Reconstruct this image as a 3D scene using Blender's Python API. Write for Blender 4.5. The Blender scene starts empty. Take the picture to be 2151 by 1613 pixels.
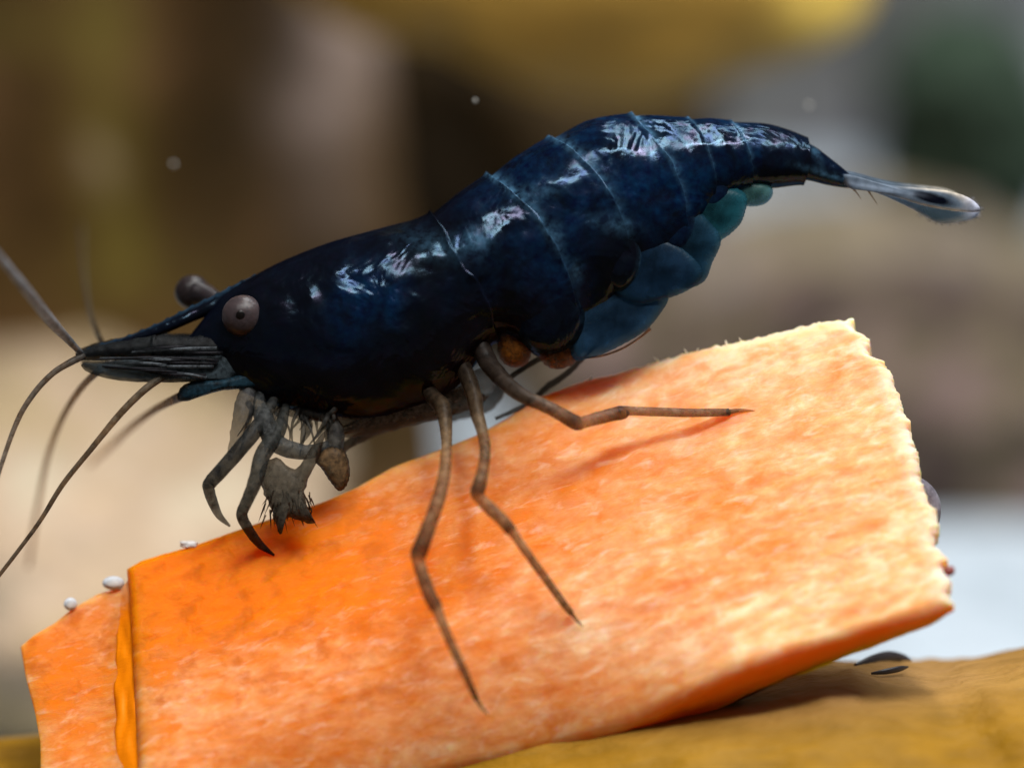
import bpy, bmesh, math, random
import numpy as np
from mathutils import Vector, noise

# ------------------------------------------------------------------ camera, world, lamps
scene = bpy.context.scene
MM = 0.001
PITCH = math.radians(18.0)
D = 80.0                      # mm from lens to the plane of the shrimp
PPM = 75.0                    # photo pixels per mm in that plane
CX, CY = 1075.5, 806.5
ZC = 24.0                     # height of the picture centre above the sand, mm
FWD = np.array([0, math.cos(PITCH), -math.sin(PITCH)])
UPV = np.array([0, math.sin(PITCH), math.cos(PITCH)])
RGT = np.array([1.0, 0, 0])
CAM = np.array([0, 0, ZC]) - FWD * D

def P(px, py, w=0.0):
    """photo pixel + distance w (mm) in front of the shrimp's middle plane -> world point, mm"""
    k = (D - w) / D / PPM
    return CAM + FWD * (D - w) + RGT * ((px - CX) * k) + UPV * ((CY - py) * k)

cam_data = bpy.data.cameras.new('camera')
cam = bpy.data.objects.new('camera', cam_data)
scene.collection.objects.link(cam)
cam.location = Vector(CAM * MM)
cam.rotation_euler = (math.pi / 2 - PITCH, 0, 0)
cam_data.sensor_width = 36.0
cam_data.lens = 36.0 * D / (2151 / PPM)
cam_data.clip_start = 0.002
cam_data.clip_end = 10.0
cam_data.dof.use_dof = True
cam_data.dof.focus_distance = (D - 1.0) * MM
cam_data.dof.aperture_fstop = cam_data.lens / 4.8     # 4.8 mm wide opening
scene.camera = cam

world = bpy.data.worlds.new('World')
scene.world = world
world.use_nodes = True
bg = world.node_tree.nodes['Background']
bg.inputs[0].default_value = (0.62, 0.60, 0.58, 1)
bg.inputs[1].default_value = 0.15

def lamp(name, loc, target, sx, sy, power, color):
    ld = bpy.data.lights.new(name, 'AREA')
    ld.shape = 'RECTANGLE'; ld.size = sx * MM; ld.size_y = sy * MM
    ld.energy = power; ld.color = color
    o = bpy.data.objects.new(name, ld)
    scene.collection.objects.link(o)
    o.location = Vector(loc) * MM
    o.rotation_euler = (Vector(target) - Vector(loc)).to_track_quat('-Z', 'Y').to_euler()
    return o
# the aquarium's lamp above the tank: three rows of LEDs
lamp('aquarium_lamp', (18, -58, 176), (0, 0, 20), 170, 18, 0.30, (1.0, 0.98, 0.95))
lamp('aquarium_lamp_middle', (18, 4, 180), (0, 0, 20), 170, 18, 0.25, (1.0, 0.98, 0.95))
lamp('aquarium_lamp_rear', (60, 62, 180), (35, 30, 0), 150, 24, 0.19, (0.95, 0.98, 1.0))

scene.view_settings.view_transform = 'Standard'
scene.view_settings.look = 'None'
scene.view_settings.exposure = 0.0
scene.view_settings.gamma = 1.0
scene.view_settings.use_curve_mapping = False
scene.render.engine = 'CYCLES'
scene.cycles.use_denoising = True
scene.cycles.max_bounces = 10
scene.cycles.transparent_max_bounces = 24
scene.cycles.caustics_reflective = False
scene.cycles.caustics_refractive = False
scene.cycles.sample_clamp_indirect = 6.0

random.seed(7)
rng = np.random.default_rng(7)

# ------------------------------------------------------------------ helpers
def N3(v, s=1.0):
    return noise.noise(Vector((v[0] * s, v[1] * s, v[2] * s)))

def fbm(v, s=1.0, oct=4):
    return noise.fractal(Vector((v[0] * s, v[1] * s, v[2] * s)), 1.0, 2.0, oct)

ORIGIN = {}
def empty(name, loc_mm, label, cat, group=None):
    o = bpy.data.objects.new(name, None)
    o.empty_display_size = 0.001
    scene.collection.objects.link(o)
    o.location = Vector(loc_mm) * MM
    ORIGIN[o.name] = np.array(loc_mm, float)
    o['label'] = label; o['category'] = cat
    if group: o['group'] = group
    return o

def obj(name, verts, faces, mat, parent=None, smooth=True, attrs=None, uv=None, label=None, cat=None, group=None, kind=None):
    """verts in world mm; one mesh object, its origin in the middle of its own box"""
    V = np.asarray(verts, float)
    c = (V.min(0) + V.max(0)) / 2
    me = bpy.data.meshes.new(name)
    me.from_pydata(((V - c) * MM).tolist(), [], faces)
    me.validate()
    if smooth:
        me.polygons.foreach_set('use_smooth', [True] * len(me.polygons))
    for k, a in (attrs or {}).items():
        a = np.asarray(a, float)
        if a.ndim == 1:
            at = me.attributes.new(k, 'FLOAT', 'POINT'); at.data.foreach_set('value', a.ravel())
        else:
            if a.shape[1] == 3: a = np.hstack([a, np.ones((len(a), 1))])
            at = me.attributes.new(k, 'FLOAT_COLOR', 'POINT'); at.data.foreach_set('color', a.ravel())
    if uv is not None:
        ul = me.uv_layers.new(name='UVMap')
        idx = np.zeros(len(me.loops), int); me.loops.foreach_get('vertex_index', idx)
        ul.data.foreach_set('uv', np.asarray(uv, float)[idx].ravel())
    me.materials.append(mat)
    me.update()
    o = bpy.data.objects.new(name, me)
    scene.collection.objects.link(o)
    ORIGIN[o.name] = c
    if parent is not None:
        o.parent = parent
        o.location = Vector((c - ORIGIN[parent.name]) * MM)
    else:
        o.location = Vector(c * MM)
    if label: o['label'] = label
    if cat: o['category'] = cat
    if group: o['group'] = group
    if kind: o['kind'] = kind
    return o

def catmull(K, n):
    """K (m,c) control rows -> smooth rows, n per interval, with the last row"""
    K = np.asarray(K, float); m = len(K)
    E = np.vstack([2 * K[0] - K[1], K, 2 * K[-1] - K[-2]])
    out = []
    for i in range(m - 1):
        p0, p1, p2, p3 = E[i:i + 4]
        for t in np.arange(n) / n:
            out.append(0.5 * (2 * p1 + (p2 - p0) * t + (2 * p0 - 5 * p1 + 4 * p2 - p3) * t * t + (3 * p1 - p0 - 3 * p2 + p3) * t ** 3))
    out.append(K[-1])
    return np.array(out)

def cat_at(K, s):
    K = np.asarray(K, float); m = len(K)
    i = int(min(max(math.floor(s), 0), m - 2)); t = s - i
    E = np.vstack([2 * K[0] - K[1], K, 2 * K[-1] - K[-2]])
    p0, p1, p2, p3 = E[i:i + 4]
    return 0.5 * (2 * p1 + (p2 - p0) * t + (2 * p0 - 5 * p1 + 4 * p2 - p3) * t * t + (3 * p1 - p0 - 3 * p2 + p3) * t ** 3)

def tube_world(C, R, sides=12, cap=True, flat=1.0, jitter=None):
    """C (n,3) mm centres, R radii mm"""
    C = np.asarray(C, float); R = np.asarray(R, float); n = len(C)
    T = np.gradient(C, axis=0); T /= np.linalg.norm(T, axis=1)[:, None] + 1e-12
    ref = -FWD
    V, F = [], []
    b = None
    for i in range(n):
        if b is None:
            b = np.cross(T[i], ref)
            if np.linalg.norm(b) < 1e-3: b = np.cross(T[i], UPV)
        b = b - T[i] * np.dot(b, T[i]); b /= np.linalg.norm(b)
        a = np.cross(b, T[i])
        for k in range(sides):
            th = 2 * math.pi * k / sides
            r = R[i] * (1 + (jitter(i, k) if jitter else 0))
            V.append(C[i] + b * math.cos(th) * r + a * math.sin(th) * r * flat)
    for i in range(n - 1):
        for k in range(sides):
            F.append([i * sides + k, i * sides + (k + 1) % sides, (i + 1) * sides + (k + 1) % sides, (i + 1) * sides + k])
    if cap:
        V.append(C[0]); V.append(C[-1])
        a0, a1 = len(V) - 2, len(V) - 1
        for k in range(sides):
            F.append([a0, (k + 1) % sides, k])
            F.append([a1, (n - 1) * sides + k, (n - 1) * sides + (k + 1) % sides])
    return np.array(V), F

def tube_px(pts, sub=6, sides=12, flat=1.0, jit=0.0, seed=0):
    """pts: (px, py, w, diameter_px, *extra). extra columns come back per vertex"""
    K = catmull([list(map(float, p)) for p in pts], sub)
    C = np.array([P(k[0], k[1], k[2]) for k in K])
    R = np.maximum(K[:, 3], 0.6) / 2 / PPM * 0.91
    jf = (lambda i, k: jit * N3((i * 0.5 + seed, k * 0.9, seed))) if jit else None
    V, F = tube_world(C, R, sides, flat=flat, jitter=jf)
    X = np.repeat(K[:, 4:], sides, axis=0)
    if K.shape[1] > 4:
        X = np.vstack([X, K[0:1, 4:], K[-1:, 4:]])
    return V, F, X, K

def pillow(poly, w, thick, n_out=72, rings=7, fringe=0.0, seed=0, wfun=None):
    """leaf-like body from a closed outline in photo pixels; returns verts, faces, pixel xy, edge distance 0..1 (0 at rim)"""
    K = np.asarray(poly, float)
    Kc = np.vstack([K[-1], K, K[0], K[1]])
    m = len(K); pts = []
    per = max(2, n_out // m)
    for i in range(m):
        p0, p1, p2, p3 = Kc[i], Kc[i + 1], Kc[i + 2], (Kc[i + 3] if i + 3 < len(Kc) else Kc[3])
        for t in np.arange(per) / per:
            pts.append(0.5 * (2 * p1 + (p2 - p0) * t + (2 * p0 - 5 * p1 + 4 * p2 - p3) * t * t + (3 * p1 - p0 - 3 * p2 + p3) * t ** 3))
    pts = np.array(pts); n = len(pts)
    c = pts.mean(0)
    if fringe:
        for i in range(n):
            pts[i] += (pts[i] - c) / np.linalg.norm(pts[i] - c) * fringe * (N3((i * 0.8, seed, 1.3)) + 0.6 * ((i % 3) - 1))
    V, F, XY, E = [], [], [], []
    wf = wfun or (lambda x, y: w)
    for side in (1, -1):
        for r in range(rings):
            f = 1 - r / rings
            h = thick / 2 * math.sqrt(max(0.0, 1 - f ** 2.4))
            for p in pts:
                q = c + (p - c) * f
                V.append(P(q[0], q[1], wf(q[0], q[1]) + side * h)); XY.append(q); E.append(1 - f)
        V.append(P(c[0], c[1], wf(c[0], c[1]) + side * thick / 2)); XY.append(c); E.append(1.0)
    base = rings * n + 1
    for s, off in ((1, 0), (-1, base)):
        for r in range(rings - 1):
            for k in range(n):
                q = [off + r * n + k, off + r * n + (k + 1) % n, off + (r + 1) * n + (k + 1) % n, off + (r + 1) * n + k]
                F.append(q if s > 0 else q[::-1])
        for k in range(n):
            q = [off + (rings - 1) * n + k, off + (rings - 1) * n + (k + 1) % n, off + rings * n]
            F.append(q if s > 0 else q[::-1])
    V = np.array(V)
    # weld the two rims
    remap = np.arange(len(V)); remap[base:base + n] = np.arange(n)
    F = [[int(remap[i]) for i in f] for f in F]
    keep = np.ones(len(V), bool); keep[base:base + n] = False
    new = np.cumsum(keep) - 1
    F = [[int(new[i]) for i in f] for f in F]
    return V[keep], F, np.array(XY)[keep], np.array(E)[keep]

def gauss(x, y, cx, cy, sx, sy=None, rot=0.0):
    sy = sy or sx
    c, s = math.cos(rot), math.sin(rot)
    dx, dy = x - cx, y - cy
    a = dx * c + dy * s; b = -dx * s + dy * c
    return np.exp(-0.5 * ((a / sx) ** 2 + (b / sy) ** 2))

# ------------------------------------------------------------------ materials
def new_mat(name):
    m = bpy.data.materials.new(name); m.use_nodes = True
    nt = m.node_tree
    for n in list(nt.nodes): nt.nodes.remove(n)
    out = nt.nodes.new('ShaderNodeOutputMaterial')
    return m, nt, out

def nd(nt, kind, **kw):
    n = nt.nodes.new(kind)
    for k, v in kw.items():
        if hasattr(n, k): setattr(n, k, v)
    return n

def coords(nt, scale=(1, 1, 1), kind='Object', rot=(0, 0, 0)):
    tc = nd(nt, 'ShaderNodeTexCoord'); mp = nd(nt, 'ShaderNodeMapping')
    mp.inputs['Scale'].default_value = scale
    mp.inputs['Rotation'].default_value = rot
    nt.links.new(tc.outputs[kind], mp.inputs['Vector'])
    return mp.outputs['Vector']

def noise_tex(nt, vec, scale=1.0, detail=4.0, rough=0.55, dist=0.0):
    n = nd(nt, 'ShaderNodeTexNoise')
    n.inputs['Scale'].default_value = scale; n.inputs['Detail'].default_value = detail
    n.inputs['Roughness'].default_value = rough; n.inputs['Distortion'].default_value = dist
    nt.links.new(vec, n.inputs['Vector'])
    return n.outputs['Fac']

def ramp(nt, fac, stops):
    r = nd(nt, 'ShaderNodeValToRGB')
    el = r.color_ramp.elements
    el[0].position, el[0].color = stops[0][0], (*stops[0][1], 1)
    el[1].position, el[1].color = stops[-1][0], (*stops[-1][1], 1)
    for p, c in stops[1:-1]:
        e = el.new(p); e.color = (*c, 1)
    nt.links.new(fac, r.inputs['Fac'])
    return r.outputs['Color']

def mixc(nt, fac, a, b, blend='MIX'):
    m = nd(nt, 'ShaderNodeMix'); m.data_type = 'RGBA'; m.blend_type = blend
    for s, v in ((m.inputs[0], fac), (m.inputs[6], a), (m.inputs[7], b)):
        if isinstance(v, (int, float)): s.default_value = v
        elif isinstance(v, tuple): s.default_value = (*v, 1) if len(v) == 3 else v
        else: nt.links.new(v, s)
    return m.outputs[2]

def math_n(nt, op, a, b=0.0, clamp=False):
    m = nd(nt, 'ShaderNodeMath'); m.operation = op; m.use_clamp = clamp
    for s, v in ((m.inputs[0], a), (m.inputs[1], b)):
        if isinstance(v, (int, float)): s.default_value = v
        else: nt.links.new(v, s)
    return m.outputs[0]

def attr(nt, name, what='Fac'):
    a = nd(nt, 'ShaderNodeAttribute'); a.attribute_name = name
    return a.outputs[what]

def bump(nt, height, dist_mm, strength=1.0, normal=None):
    b = nd(nt, 'ShaderNodeBump')
    b.inputs['Distance'].default_value = dist_mm * MM; b.inputs['Strength'].default_value = strength
    nt.links.new(height, b.inputs['Height'])
    if normal is not None: nt.links.new(normal, b.inputs['Normal'])
    return b.outputs['Normal']

MMS = (1000, 1000, 1000)

def mat_shell():
    """dark glossy blue-black shell, pigment and painted highlights from attributes blue / pale / thin"""
    m, nt, out = new_mat('shrimp_shell'); L = nt.links.new
    v = coords(nt, MMS)
    n1 = noise_tex(nt, v, 1.3, 5, 0.6, 0.4); n2 = noise_tex(nt, v, 4.5, 4, 0.6); n3 = noise_tex(nt, v, 0.55, 3)
    dark = ramp(nt, n3, [(0.35, (0.0016, 0.0012, 0.0014)), (0.65, (0.0015, 0.0018, 0.0040))])
    blue = ramp(nt, n2, [(0.3, (0.0006, 0.0028, 0.020)), (0.7, (0.0016, 0.016, 0.046))])
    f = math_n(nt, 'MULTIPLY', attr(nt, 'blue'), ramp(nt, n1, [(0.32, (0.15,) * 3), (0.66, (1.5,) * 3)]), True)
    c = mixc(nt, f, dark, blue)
    fp = math_n(nt, 'MULTIPLY', attr(nt, 'pale'), ramp(nt, n2, [(0.36, (0.10,) * 3), (0.64, (0.9,) * 3)]), True)
    c = mixc(nt, fp, c, (0.06, 0.15, 0.25))
    c = mixc(nt, attr(nt, 'warm'), c, (0.010, 0.004, 0.002))
    hb = bump(nt, noise_tex(nt, v, 0.60, 3.0, 0.5, 0.7), 0.40, 0.50)
    hb = bump(nt, n2, 0.014, 0.5, hb)
    df = nd(nt, 'ShaderNodeBsdfDiffuse'); L(c, df.inputs['Color']); L(hb, df.inputs['Normal'])
    gl = nd(nt, 'ShaderNodeBsdfGlossy'); L(hb, gl.inputs['Normal'])
    L(ramp(nt, noise_tex(nt, v, 2.2, 2), [(0.35, (0.009, 0.014, 0.027)), (0.5, (0.011, 0.019, 0.025)), (0.66, (0.016, 0.016, 0.025))]), gl.inputs['Color'])
    L(ramp(nt, n1, [(0.35, (0.09,) * 3), (0.65, (0.24,) * 3)]), gl.inputs['Roughness'])
    b = nd(nt, 'ShaderNodeAddShader'); L(df.outputs[0], b.inputs[0]); L(gl.outputs[0], b.inputs[1])
    tr = nd(nt, 'ShaderNodeBsdfTransparent'); tr.inputs[0].default_value = (0.55, 0.24, 0.06, 1)
    mx = nd(nt, 'ShaderNodeMixShader')
    L(attr(nt, 'thin'), mx.inputs[0]); L(b.outputs[0], mx.inputs[1]); L(tr.outputs[0], mx.inputs[2])
    L(mx.outputs[0], out.inputs['Surface'])
    return m

def mat_tissue(name, rough=0.3, tint=(0.8, 0.85, 0.9), nscale=5.0, contrast=0.5, transl=0.35):
    """see-through skin: pigment from attribute col, opacity from attribute opa"""
    m, nt, out = new_mat(name); L = nt.links.new
    v = coords(nt, MMS)
    n = noise_tex(nt, v, nscale, 4, 0.6)
    g = ramp(nt, n, [(0.30, (1 - contrast,) * 3), (0.70, (1 + contrast * 0.0 + 0.0,) * 3)])
    c = mixc(nt, 1.0, attr(nt, 'col', 'Color'), g, 'MULTIPLY')
    b = nd(nt, 'ShaderNodeBsdfPrincipled'); L(c, b.inputs['Base Color'])
    b.inputs['Roughness'].default_value = rough
    b.inputs['Specular IOR Level'].default_value = 0.14
    L(bump(nt, n, 0.02, 0.5), b.inputs['Normal'])
    t = nd(nt, 'ShaderNodeBsdfTranslucent'); L(c, t.inputs[0])
    m1 = nd(nt, 'ShaderNodeMixShader'); m1.inputs[0].default_value = transl
    L(b.outputs[0], m1.inputs[1]); L(t.outputs[0], m1.inputs[2])
    tr = nd(nt, 'ShaderNodeBsdfTransparent'); tr.inputs[0].default_value = (*tint, 1)
    n2 = noise_tex(nt, v, nscale * 0.6, 3)
    op = math_n(nt, 'MULTIPLY', attr(nt, 'opa'), ramp(nt, n2, [(0.3, (0.70,) * 3), (0.7, (1.15,) * 3)]), True)
    m2 = nd(nt, 'ShaderNodeMixShader')
    L(op, m2.inputs[0]); L(tr.outputs[0], m2.inputs[1]); L(m1.outputs[0], m2.inputs[2])
    L(m2.outputs[0], out.inputs['Surface'])
    return m

def mat_eye():
    m, nt, out = new_mat('shrimp_eye'); L = nt.links.new
    v = coords(nt, MMS)
    n = noise_tex(nt, v, 9, 4)
    c = mixc(nt, 1.0, attr(nt, 'col', 'Color'), ramp(nt, n, [(0.3, (0.6,) * 3), (0.7, (1.15,) * 3)]), 'MULTIPLY')
    b = nd(nt, 'ShaderNodeBsdfPrincipled'); L(c, b.inputs['Base Color'])
    b.inputs['Roughness'].default_value = 0.35
    b.inputs['Subsurface Weight'].default_value = 0.8
    b.inputs['Specular IOR Level'].default_value = 0.25
    b.inputs['Subsurface Radius'].default_value = (0.3, 0.2, 0.15); b.inputs['Subsurface Scale'].default_value = MM
    L(bump(nt, n, 0.012, 0.5), b.inputs['Normal'])
    L(b.outputs[0], out.inputs['Surface'])
    return m

def mat_carrot(name, sss):
    m, nt, out = new_mat(name); L = nt.links.new
    uv = coords(nt, (1, 1, 1), 'UV')
    st = coords(nt, (0.55, 1.7, 1), 'UV')
    big = noise_tex(nt, coords(nt, (0.18, 0.32, 1), 'UV'), 1.0, 4, 0.6, 0.6)
    streak = noise_tex(nt, st, 1.0, 6, 0.68, 0.7)
    fine = noise_tex(nt, coords(nt, (1.5, 4.0, 1), 'UV'), 1.0, 5, 0.7, 0.5)
    cell = noise_tex(nt, coords(nt, (0.75, 1.15, 1), 'UV'), 1.5, 4, 0.62, 0.5)
    pale = attr(nt, 'pale')
    f = math_n(nt, 'ADD', pale, math_n(nt, 'MULTIPLY', math_n(nt, 'SUBTRACT', big, 0.5), 0.8))
    f = math_n(nt, 'ADD', f, math_n(nt, 'MULTIPLY', math_n(nt, 'SUBTRACT', streak, 0.5), 0.65))
    f = math_n(nt, 'ADD', f, math_n(nt, 'MULTIPLY', math_n(nt, 'SUBTRACT', fine, 0.5), 0.30))
    f = math_n(nt, 'ADD', f, math_n(nt, 'MULTIPLY', math_n(nt, 'SUBTRACT', cell, 0.5), 0.75), True)
    c = ramp(nt, f, [(0.0, (0.88, 0.190, 0.0003)), (0.20, (0.86, 0.190, 0.0008)), (0.40, (0.78, 0.200, 0.020)),
                     (0.60, (0.82, 0.285, 0.085)), (0.80, (0.85, 0.395, 0.175)), (1.0, (0.90, 0.60, 0.36))])
    fl = noise_tex(nt, coords(nt, (1.1, 3.4, 1), 'UV'), 1.1, 3, 0.6, 0.4)
    ff = math_n(nt, 'MULTIPLY', ramp(nt, fl, [(0.55, (0,) * 3), (0.76, (1,) * 3)]), pale, True)
    c = mixc(nt, math_n(nt, 'MULTIPLY', ff, 0.75, True), c, (0.92, 0.68, 0.52))
    # scattered brown-orange pits
    pit = noise_tex(nt, coords(nt, (0.75, 1.0, 1), 'UV'), 1.7, 3, 0.5, 0.2)
    pf = math_n(nt, 'MULTIPLY', ramp(nt, pit, [(0.49, (0,) * 3), (0.70, (1,) * 3)]), attr(nt, 'pits'))
    c = mixc(nt, math_n(nt, 'MULTIPLY', pf, 0.75), c, (0.55, 0.110, 0.0004))
    c = mixc(nt, attr(nt, 'core'), c, (0.90, 0.25, 0.0006))
    c = mixc(nt, math_n(nt, 'MULTIPLY', attr(nt, 'dry'), ramp(nt, streak, [(0.35, (0.35,) * 3), (0.6, (1,) * 3)])), c, (0.80, 0.76, 0.66))
    b = nd(nt, 'ShaderNodeBsdfPrincipled'); L(c, b.inputs['Base Color'])
    L(ramp(nt, fine, [(0.3, (0.62,) * 3), (0.7, (0.40,) * 3)]), b.inputs['Roughness'])
    b.inputs['Specular IOR Level'].default_value = 0.12
    b.inputs['Subsurface Weight'].default_value = sss
    b.inputs['Subsurface Radius'].default_value = (2.6, 0.75, 0.02); b.inputs['Subsurface Scale'].default_value = MM
    h = math_n(nt, 'ADD', math_n(nt, 'MULTIPLY', streak, 0.7), math_n(nt, 'MULTIPLY', fine, 0.6))
    h = math_n(nt, 'SUBTRACT', h, math_n(nt, 'MULTIPLY', pf, 0.5))
    L(bump(nt, h, 0.07, 0.5), b.inputs['Normal'])
    L(b.outputs[0], out.inputs['Surface'])
    return m

def mat_rough(name, stops, scale=0.25, stretch=(1, 1, 1), rough=0.75, bumpmm=0.6, moss=None, detail=5, spec=0.12):
    """wood, stone, sand: colour from noise, relief from finer noise; optional patch colours from attributes"""
    m, nt, out = new_mat(name); L = nt.links.new
    v = coords(nt, tuple(1000 * s for s in stretch))
    n = noise_tex(nt, v, scale, detail, 0.6, 0.5)
    n2 = noise_tex(nt, v, scale * 5, 4, 0.6)
    c = ramp(nt, n, stops)
    c = mixc(nt, 0.5, c, ramp(nt, n2, [(0.3, (0.55,) * 3), (0.7, (1.25,) * 3)]), 'MULTIPLY')
    for a, col in (moss or []):
        c = mixc(nt, math_n(nt, 'MULTIPLY', attr(nt, a), ramp(nt, n2, [(0.25, (0.5,) * 3), (0.6, (1,) * 3)]), True), c, col)
    b = nd(nt, 'ShaderNodeBsdfPrincipled'); L(c, b.inputs['Base Color'])
    b.inputs['Roughness'].default_value = rough
    b.inputs['Specular IOR Level'].default_value = spec
    L(bump(nt, n2, bumpmm, 0.8), b.inputs['Normal'])
    L(b.outputs[0], out.inputs['Surface'])
    return m

def mat_bubble():
    m, nt, out = new_mat('air_bubble')
    b = nd(nt, 'ShaderNodeBsdfPrincipled')
    b.inputs['Base Color'].default_value = (0.95, 0.96, 1, 1)
    b.inputs['Roughness'].default_value = 0.2
    b.inputs['Transmission Weight'].default_value = 0.55
    b.inputs['IOR'].default_value = 1.2
    nt.links.new(b.outputs[0], out.inputs['Surface'])
    return m

M_shell = mat_shell()
M_limb = mat_tissue('shrimp_limb', 0.38, (0.80, 0.66, 0.52), 5.0, 0.80, 0.35)
M_fin = mat_tissue('shrimp_swimmeret', 0.30, (0.45, 0.62, 0.74), 3.5, 0.45, 0.40)
M_soft = mat_tissue('shrimp_mouthpart', 0.50, (0.74, 0.74, 0.72), 7.0, 0.85, 0.35)
M_eye = mat_eye()
M_carrot = mat_carrot('carrot_flesh', 0.7)
M_cut = mat_carrot('carrot_cut', 0.0)
M_bubble = mat_bubble()

# ------------------------------------------------------------------ the setting
def sheet(name, x0, x1, y0, y1, nx, ny, zf, mat):
    V, F = [], []
    for j in range(ny + 1):
        for i in range(nx + 1):
            x = x0 + (x1 - x0) * i / nx; y = y0 + (y1 - y0) * j / ny
            V.append((x, y, zf(x, y)))
    for j in range(ny):
        for i in range(nx):
            a = j * (nx + 1) + i
            F.append([a, a + 1, a + nx + 2, a + nx + 1])
    return obj(name, V, F, mat, kind='structure')

M_sand = mat_rough('pale_sand', [(0.3, (0.31, 0.37, 0.42)), (0.7, (0.52, 0.59, 0.66))], 0.12, rough=0.8, bumpmm=0.5)
sheet('sand', -260, 260, 0, 240, 130, 60, lambda x, y: 1.2 * N3((x, y, 0), 0.03) + 0.5 * N3((x, y, 3), 0.11), M_sand)
M_shield = mat_rough('shield_brown', [(0.3, (0.030, 0.020, 0.010)), (0.7, (0.075, 0.050, 0.025))], 0.5, rough=0.9, bumpmm=0.8)
sheet('bounce_shield', -260, 260, -160, 6, 130, 42, lambda x, y: 1.6 + 0.8 * N3((x, y, 0), 0.05) + 0.5 * N3((x, y, 3), 0.2), M_shield)  # unseen dark ground added in front to cut bounce off the sand
M_wall = mat_rough('back_wall', [(0.36, (0.10, 0.095, 0.10)), (0.5, (0.17, 0.17, 0.16)), (0.56, (0.15, 0.15, 0.18)), (0.66, (0.40, 0.43, 0.44))], 0.05, rough=0.9, bumpmm=0.2)
def wall():
    y = P(CX, 300, -125)[1]
    V, F = [], []
    for j in range(31):
        for i in range(61):
            x = -260 + 520 * i / 60; z = -3 + 160 * j / 30
            V.append((x, y + 1.5 * N3((x, z, 0), 0.04), z))
    for j in range(30):
        for i in range(60):
            a = j * 61 + i; F.append([a, a + 1, a + 62, a + 61])
    o = obj('back_wall', V, F, M_wall, kind='structure')
wall()

def rock(name, px, py, w, rx, ry, rdepth, mat, label, cat, seed, lump=0.18, freq=1.6, attrs=None, sub=5):
    k = (D - w) / D / PPM
    c = P(px, py, w)
    bm = bmesh.new(); bmesh.ops.create_icosphere(bm, subdivisions=sub, radius=1.0)
    V = []
    for v in bm.verts:
        u = np.array(v.co)
        d = 1 + lump * fbm(u + seed * 3.1, freq, 4)
        p = u * d * np.array([rx * k, rdepth, ry * k])
        if p[2] < 0:
            s = (c[2] + 2.0) / (ry * k)
            p[2] *= max(s, 0.2)
        V.append(c + p)
    F = [[x.index for x in f.verts] for f in bm.faces]
    bm.free()
    V = np.array(V)
    return obj(name, V, F, mat, label=label, cat=cat, attrs={a: f(V) for a, f in (attrs or {}).items()})

# stones behind
M_beige = mat_rough('beige_stone', [(0.32, (0.36, 0.27, 0.17)), (0.45, (0.44, 0.34, 0.20)), (0.55, (0.48, 0.36, 0.26)), (0.68, (0.55, 0.49, 0.36))], 0.16, rough=0.7)
rock('flat_stone', 60, 1120, -42, 660, 350, 14, M_beige, 'cream beige rounded stone behind the shrimp\'s feelers and claws', 'stone', 1)
M_mauve = mat_rough('mauve_stone', [(0.36, (0.035, 0.022, 0.018)), (0.46, (0.085, 0.060, 0.052)), (0.54, (0.12, 0.10, 0.056)), (0.64, (0.23, 0.155, 0.15))], 0.24, rough=0.7)
rock('dark_stone', 1790, 905, -62, 640, 330, 7, M_mauve, 'mauve brown stone behind the carrot\'s pale cut end', 'stone', 2, 0.2)
M_khaki = mat_rough('khaki_stone', [(0.36, (0.065, 0.052, 0.045)), (0.5, (0.23, 0.19, 0.12)), (0.64, (0.17, 0.14, 0.15))], 0.24, rough=0.7)
rock('khaki_stone', 1720, 660, -78, 620, 230, 10, M_khaki, 'khaki grey stone below the shrimp\'s tail fan, behind the mauve stone', 'stone', 3, 0.2)
M_shade_gap = mat_rough('shade_gap_dark', [(0.30, (0.012, 0.008, 0.004)), (0.55, (0.030, 0.018, 0.006)), (0.75, (0.055, 0.032, 0.010))], 0.10, rough=0.8)
rock('shade_gap_mass', 1080, 330, -84, 430, 560, 16, M_shade_gap, 'near black bogwood stump in the gap behind the shrimp\'s back', 'dark mass', 4, 0.16)  # dark mass added where the gap is only in shade
M_moss = mat_rough('moss', [(0.30, (0.020, 0.035, 0.025)), (0.7, (0.055, 0.085, 0.055))], 0.5, rough=0.9)
rock('moss_ball', 2030, 190, -88, 190, 150, 9, M_moss, 'dark green moss clump against the bluish back wall', 'moss', 5, 0.3)

# driftwood: an upright trunk and a branch that reaches over
def wood_tube(pts, sides, sub, lump, freq, seed, stretch):
    K = catmull(pts, sub)
    C, R = K[:, :3], K[:, 3]
    def jf(i, k):
        a = 2 * math.pi * k / sides
        return lump * fbm((math.cos(a) * freq, math.sin(a) * freq, i * stretch + seed), 1.0, 4)
    return tube_world(C, R, sides, jitter=jf)

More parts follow.
